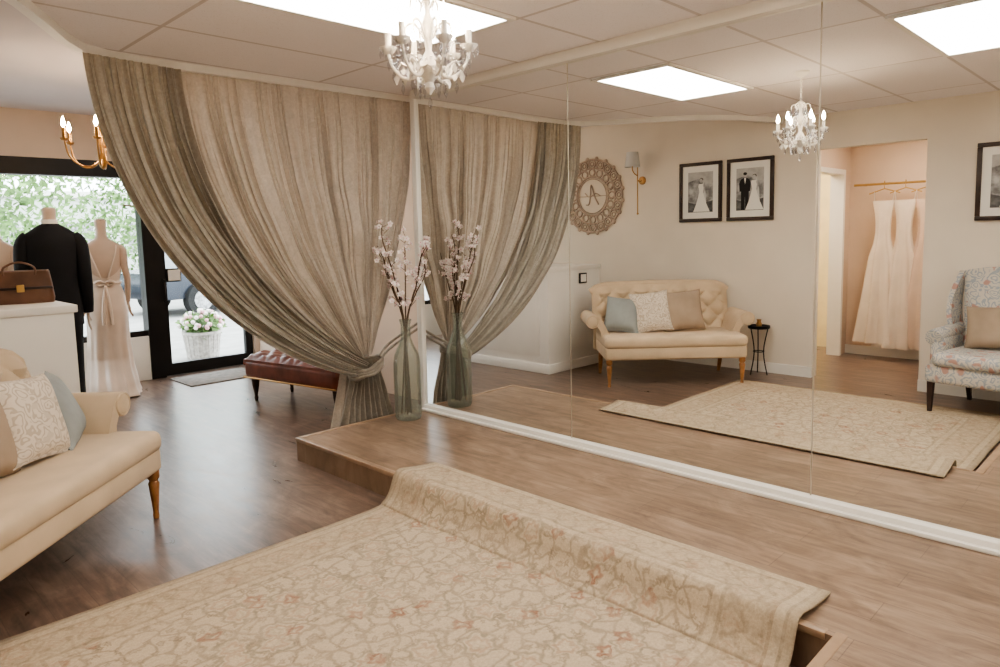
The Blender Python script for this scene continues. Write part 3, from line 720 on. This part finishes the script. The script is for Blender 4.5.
def dress_form(name,loc,rz,matd=M_satin,sash=True):
    m=MB()
    m.body([(.60,0,0,.12,.1),(.85,0,0,.165,.125),(.98,0,0,.148,.105),(1.08,0,0,.12,.09),(1.18,0,0,.135,.10),(1.28,0,-.01,.155,.115),(1.36,0,.0,.16,.10),(1.42,0,.005,.155,.08),(1.465,0,.01,.10,.062),(1.50,0,.01,.055,.05),(1.58,0,0,.046,.046),(1.66,0,-.005,.05,.05),(1.68,0,-.005,.02,.02)],M_skin)
    for sg in (1,-1):
        m.tube([(sg*.13,.005,1.405),(sg*.165,.005,1.37),(sg*.175,.01,1.22),(sg*.19,.0,1.10),(sg*.185,-.04,.95),(sg*.18,-.07,.87)],[.035,.040,.034,.030,.025,.02],M_skin,None,12,4)
        hand(m,T(sg*.18,-.072,.875)@R(80*sg,'Z')@R(-8,'X'))
        m.tube([(sg*.10,-.10,1.30),(sg*.115,-.04,1.425),(sg*.115,.03,1.44),(sg*.105,.09,1.36),(sg*.06,.115,1.22),(sg*.03,.11,1.12)],.007,matd,None,6,5)
    def dr(u,v):
        a=2*pi*u; back=(math.sin(a)+1)/2
        zt=1.34-.22*back**1.5
        z=.012+(zt-.012)*v
        prof=[(0,.235,.25),(.10,.215,.22),(.3,.19,.17),(.55,.178,.145),(.8,.178,.14),(.92,.165,.125),(1.08,.127,.098),(1.2,.145,.108),(1.3,.163,.122),(1.4,.166,.11)]
        for q in range(len(prof)-1):
            if prof[q][0]<=z<=prof[q+1][0]:
                k=(z-prof[q][0])/(prof[q+1][0]-prof[q][0]); k=k*k*(3-2*k)
                rx=prof[q][1]*(1-k)+prof[q+1][1]*k; ry=prof[q][2]*(1-k)+prof[q+1][2]*k; break
        fo=max(0,(.8-z)/.8)*.12
        rr=1+fo*math.sin(13*a+1.5*math.sin(z*4))*.7+fo*.4*math.sin(7*a+2)
        return (rx*rr*math.cos(a),ry*rr*math.sin(a)+(.30*max(0,.35-z)*back*2),z)
    m.grid(dr,110,60,matd)
    if sash:
        m.tube([(.128*math.cos(a),.1*math.sin(a),1.07) for a in [2*pi*i/24 for i in range(25)]],.014,matd,None,8)
        for sg in (1,-1):
            m.tube([(0,.11,1.07),(sg*.04,.13,1.09),(sg*.075,.12,1.075),(sg*.045,.115,1.05),(0,.115,1.065)],[.008,.015,.014,.014,.008],matd,None,8,4)
            m.tube([(0,.115,1.06),(sg*.02,.15,.93),(sg*.03,.155,.8),(sg*.035,.16,.68)],[.009,.013,.015,.014],matd,None,8,5)
    m.lathe([(.15,0),(.15,.012),(.015,.018),(.012,.7)],M_black,None,20)
    return m.obj(name,loc,rz,angle=80)
dress_form('gown_mannequin',(1.44*H,5.08*H,0),164)
dress_form('gown_mannequin.001',(.855*H,5.04*H,0),175,matd=M_skin,sash=False)

# ---------------- wall decor on west wall
def frame(name,yc,zc,w,h,kind):
    m=MB(); b=.035
    m.box(-w/2,w/2,-.03,0,-h/2,-h/2+b,M_darkwood,.004);m.box(-w/2,w/2,-.03,0,h/2-b,h/2,M_darkwood,.004)
    m.box(-w/2,-w/2+b,-.03,0,-h/2+b,h/2-b,M_darkwood,.004);m.box(w/2-b,w/2,-.03,0,-h/2+b,h/2-b,M_darkwood,.004)
    m.box(-w/2+b,w/2-b,-.014,-.004,-h/2+b,h/2-b,M_paper); m.box(-w/2+.10,w/2-.10,-.016,-.013,-h/2+.10,h/2-.10,M_ph)
    def poly(pts,mat,y): m.add([(x,y,z) for x,z in pts],[list(range(len(pts)))],mat)
    def disc(cx,cz,rx,rz,mat,y): poly([(cx+rx*math.cos(2*pi*k/14),cz+rz*math.sin(2*pi*k/14)) for k in range(14)],mat,y)
    poly([(-w/2+.10,-h/2+.10),(w/2-.10,-h/2+.10),(w/2-.10,-.10),(.03,-.13),(-w/2+.10,-.09)],M_phd,-.0165)
    poly([(-w/2+.10,.07),(-.05,.10),(.02,.14),(w/2-.10,.11),(w/2-.10,h/2-.10),(-w/2+.10,h/2-.10)],M_phs,-.0165)
    def bride(cx,y):
        poly([(cx-.10,-.205),(cx+.09,-.205),(cx+.055,-.12),(cx+.028,-.03),(cx+.02,.0),(cx+.032,.06),(cx+.026,.085),(cx-.026,.085),(cx-.032,.06),(cx-.02,.0),(cx-.03,-.03),(cx-.06,-.12)],M_paper,y)
        poly([(cx-.026,.085),(cx-.045,.04),(cx-.035,-.01),(cx-.025,-.01),(cx-.030,.04),(cx-.02,.07)],M_phs,y-.0001)
        disc(cx,.118,.018,.023,M_phs,y-.0002); disc(cx-.004,.13,.021,.017,M_darkwood,y-.0001)
        poly([(cx-.02,.125),(cx-.05,.0),(cx-.06,-.12),(cx-.035,-.10),(cx-.018,.03)],M_shade,y+.0003)
    def groom(cx,y):
        poly([(cx-.04,-.205),(cx-.008,-.205),(cx,-.07),(cx+.008,-.205),(cx+.04,-.205),(cx+.042,-.02),(cx+.058,-.02),(cx+.062,.06),(cx+.045,.10),(cx+.015,.115),(cx-.015,.115),(cx-.045,.10),(cx-.06,.06),(cx-.055,-.02),(cx-.04,-.02)],M_black,y)
        poly([(cx-.01,.112),(cx+.01,.112),(cx,.05)],M_paper,y-.0001)
        disc(cx,.142,.019,.025,M_phs,y-.0002); disc(cx,.155,.02,.015,M_black,y-.0003)
    if kind!=1: bride(-.01,-.018)
    else: groom(.05,-.0172); bride(-.045,-.0185)
    return m.obj(name,(XW*H+.002,yc*H,zc*H),90)
frame('framed_photo',2.58,1.267,.486,.62,0); frame('framed_photo.001',2.205,1.267,.486,.62,1); frame('framed_photo.002',.72,1.225,.486,.62,0)
# medallion
m=MB(); RR=.43
F=R(90,'X')
for r_,t_ in ((RR,.012),(RR-.10,.010),(RR-.20,.012),(RR-.225,.006)): m.torus(r_,t_,M_med,T(0,-.012,0)@F,64,8)
for k in range(20):
    a=2*pi*k/20; m.torus(.05,.010,M_med,T(math.cos(a)*(RR-.05),-.012,math.sin(a)*(RR-.05))@F,18,6)
    m.torus(.024,.007,M_med,T(math.cos(a)*(RR-.05),-.012,math.sin(a)*(RR-.05))@F,12,6)
    m.sph((math.cos(a+pi/20)*(RR+.012),-.013,math.sin(a+pi/20)*(RR+.012)),.026,M_med,seg=10,sc=(1,.5,1))
for k in range(16):
    a=2*pi*k/16; m.torus(.042,.009,M_med,T(math.cos(a)*(RR-.15),-.012,math.sin(a)*(RR-.15))@F,16,6)
    b=a+.12; m.tube([(math.cos(a)*(RR-.10),-.012,math.sin(a)*(RR-.10)),(math.cos(b)*(RR-.15),-.012,math.sin(b)*(RR-.15)),(math.cos(a)*(RR-.20),-.012,math.sin(a)*(RR-.20))],.007,M_med,None,6,4)
m.tube([(-.09,-.012,-.10),(-.04,-.012,-.02),(.0,-.012,.10),(.02,-.012,.13),(.03,-.012,.02),(.05,-.012,-.09),(.09,-.012,-.10)],.008,M_med,None,6,5)
m.tube([(-.12,-.012,.0),(-.05,-.012,.03),(.04,-.012,-.01),(.11,-.012,.04)],.006,M_med,None,6,5)
m.tube([(-.21,-.012,.0),(.21,-.012,.0)],.004,M_med)
for k in range(4): 
    a=pi/4+pi/2*k; m.sph((math.cos(a)*(RR-.1),-.006,math.sin(a)*(RR-.1)),.012,M_med,sc=(1,.6,1))
m.obj('round_wall_art',(XW*H+.001,3.56*H,1.29*H),90,angle=60)
# sconce
m=MB(); m.lathe([(.045,0),(.045,.012),(.03,.02)],M_brass,T(0,0,-.05)@R(90,'X'),20)
m.tube([(0,-.10,-.42),(0,-.10,-.05),(0,-.10,.12)],.006,M_brass); m.tube([(0,-.01,-.05),(0,-.06,-.06),(0,-.10,-.05)],.007,M_brass,None,8,4); m.tube([(0,-.1,.0),(0,-.16,.02),(0,-.2,.06),(0,-.2,.10)],.006,M_brass,None,8,4)
m.sph((0,-.10,-.42),.012,M_brass); m.sph((0,-.2,.16),.02,M_shade)
m.lathe([(.085,.09),(.065,.25),(.062,.25),(.082,.09)],M_shade,T(0,-.2,0),24,caps=False)
m.obj('wall_sconce',(XW*H,3.08*H,1.42*H),90)

# ---------------- hanging gowns
m=MB(); rz_=1.30*H
m.tube([(-1.20*H,.75*H,rz_),(-1.20*H,1.85*H,rz_)],.012,M_gold,seg=10)
for y in (.8,1.8): m.tube([(-1.315*H,y*H,rz_),(-1.20*H,y*H,rz_)],.008,M_gold)
for k,(yy,zb,mt) in enumerate(((.86,.20,M_gown2),(1.08,.24,M_gown),(1.36,.16,M_gown2),(1.50,.14,M_gown),(1.64,.18,M_gown))):
    y0=yy*H; ph=k*1.3
    m.tube([(-1.20*H,y0,rz_+.012),(-1.20*H+.015,y0,rz_+.03),(-1.20*H+.02,y0,rz_-.02),(-1.20*H,y0,rz_-.05)],.003,M_gold,None,6,4)
    m.tube([(-1.20*H,y0-.15,rz_-.10),(-1.20*H,y0,rz_-.05),(-1.20*H,y0+.15,rz_-.10)],.006,M_gold)
    for sg in (1,-1): m.tube([(-1.20*H,y0+sg*.10,rz_-.08),(-1.20*H+.02,y0+sg*.085,rz_-.20)],.005,mt)
    def g_(u,v,y0=y0,ph=ph,zb=zb):
        a=2*pi*u; z=rz_-.18-(rz_-.18-zb)*v
        w=.11-.04*math.sin(pi*min(1,v*2.6))+.17*max(0,v-.3); d=.04+.08*v
        f=1+.25*v*math.sin(8*a+ph)
        return (-1.20*H+d*f*math.cos(a)+.01,y0+w*f*math.sin(a),z)
    m.grid(g_,56,24,mt)
m.obj('hanging_gown_rail',angle=80)

# ---------------- exterior
boxo('ground_outside',-30,30,YN+.1,40,-.06,-.02,M_pave)
def leaves(m,c,r,n,s,mat,sq=1):
    for _ in range(n):
        d=Vector((rnd.gauss(0,1),rnd.gauss(0,1),rnd.gauss(0,1))).normalized()*r*rnd.uniform(.2,1)**.5; d.z*=sq
        p=Vector(c)+d; a=Vector((rnd.uniform(-1,1),rnd.uniform(-1,1),rnd.uniform(-1,1))).normalized(); b=a.orthogonal().normalized()
        m.add([p,p+a*s*.5+b*s*.3,p+a*s,p+a*s*.5-b*s*.3],[[0,1,2,3]],mat)
def tree(x,y,h,r,n=420,s=.2):
    m=MB(); m.tube([(0,0,0),(.05,0,h*.4),(-.05,.05,h*.7)],[.14,.10,.06],M_bark,seg=10,sub=3)
    for k in range(9):
        a=2*pi*k/9; c=(math.cos(a)*r*.55,math.sin(a)*r*.55,h*.66+rnd.uniform(-1.0,.8)); m.tube([(0,0,h*.45),c],[.05,.02],M_bark,seg=6); leaves(m,c,r*.55,n,s,M_leaf)
    m.obj('street_tree',(x,y,-.03))
tree(2.6,22,5.4,3.4,380,.24); tree(9.6,25,5.6,3.2,380,.24); tree(-4.2,20,5.5,3.2,450,.26); tree(16.5,25,6,3,380,.24); tree(.75,11.2,4.0,1.4,420,.14)
m=MB(); x=-6
while x<22: leaves(m,(x,31,1.4),1.7,330,.26,M_leaf); x+=1.6
m.obj('hedge')
m=MB(); m.box(-8,22,38,40,-.03,3.6,M_build); m.box(-8.2,22.2,37.8,40,3.6,3.9,M_white)
for k in range(8): m.box(-6+3*k,-4.6+3*k,37.9,38.05,1.0,2.4,M_ph)
m.obj('building_across_street',smooth=False)
def car(x,y,rz,paint):
    m=MB(); pr=[(-2.15,.35),(-2.2,.62),(-2.1,.85),(-1.55,.93),(-1.05,1.38),(-.3,1.47),(.55,1.42),(1.2,.98),(1.95,.85),(2.2,.65),(2.2,.35)]
    m.loft([[(a,-.86,z) for a,z in pr],[(a,-.9,z) if z<1 else (a,-.78,z) for a,z in pr],[(a,.9,z) if z<1 else (a,.78,z) for a,z in pr],[(a,.86,z) for a,z in pr]],paint)
    for sy in (-.905,.905):
        m.add([(-1.35,sy,.97),(-.98,sy*.93,1.32),(-.3,sy*.93,1.39),(-.3,sy,.97)],[[0,1,2,3]],M_cgl); m.add([(-.22,sy,.97),(-.22,sy*.93,1.39),(.5,sy*.93,1.35),(1.02,sy,.97)],[[0,1,2,3]],M_cgl)
        for wx in (-1.35,1.35):
            m.lathe([(0,-.1),(.33,-.1),(.34,0),(.33,.1),(0,.1)],M_tyre,T(wx,sy*.95,.31)@R(90,'X'),24); m.lathe([(0,-.115),(.2,-.115),(.2,.115),(0,.115)],M_ph,T(wx,sy*.95,.31)@R(90,'X'),16)
    m.add([(1.15,-.75,1.01),(1.15,.75,1.01),(.62,.68,1.41),(.62,-.68,1.41)],[[0,1,2,3]],M_cgl)
    m.obj('parked_car',(x,y,-.03),rz)
car(6.9,15.2,10,M_carp); car(1.4,16.5,8,M_carp2); car(12.2,16.2,8,M_carp2)
# planter
m=MB(); m.lathe([(.0,0),(.17,0),(.19,.05),(.215,.30),(.235,.32),(.235,.35),(.2,.35),(.19,.28),(0,.28)],M_basket,None,28)
for k in range(20):
    a=2*pi*k/20; m.tube([(math.cos(a)*.175,math.sin(a)*.175,.01),(math.cos(a)*.215,math.sin(a)*.215,.31)],.012,M_basket,seg=6)
leaves(m,(0,0,.42),.25,320,.10,M_leaf,.7)
for k in range(70):
    d=Vector((rnd.gauss(0,1),rnd.gauss(0,1),abs(rnd.gauss(0,1)))).normalized()*.26; p=Vector((0,0,.40))+Vector((d.x,d.y,d.z*.8)); m.sph(p,.026,M_petal if k%3 else M_pink,seg=7,rg=5)
m.obj('flower_planter',(2.46*H,6.1*H,-.03))

# ---------------- daylight
l=bpy.data.lights.new('window_portal','AREA'); l.shape='RECTANGLE'; l.size=2.9*H; l.size_y=1.5*H; l.cycles.is_portal=True
o=bpy.data.objects.new('window_portal',l); o.location=(1.15*H,(YN+.14)*H,.75*H); bpy.context.scene.collection.objects.link(o)
o.rotation_euler=(math.radians(-90),0,0)
w=bpy.data.worlds.new('world'); bpy.context.scene.world=w; w.use_nodes=True
w.node_tree.nodes['Background'].inputs[0].default_value=(.86,.93,1,1); w.node_tree.nodes['Background'].inputs[1].default_value=6.5

# ---------------- camera
cd=bpy.data.cameras.new('camera'); cam=bpy.data.objects.new('camera',cd); bpy.context.scene.collection.objects.link(cam)
cd.sensor_width=36; cd.lens=700.2*36/1000; cd.shift_y=-.0273; cd.clip_start=.05; cd.clip_end=300
cam.matrix_world=T(0,0,H)@R(-45.23,'Z')@R(90-5.91,'X')@R(-1.32,'Z')
bpy.context.scene.camera=cam
sc_=bpy.context.scene
sc_.view_settings.view_transform='AgX'
try: sc_.view_settings.look='AgX - Medium High Contrast'
except Exception as ex: print(ex)
sc_.view_settings.exposure=.55
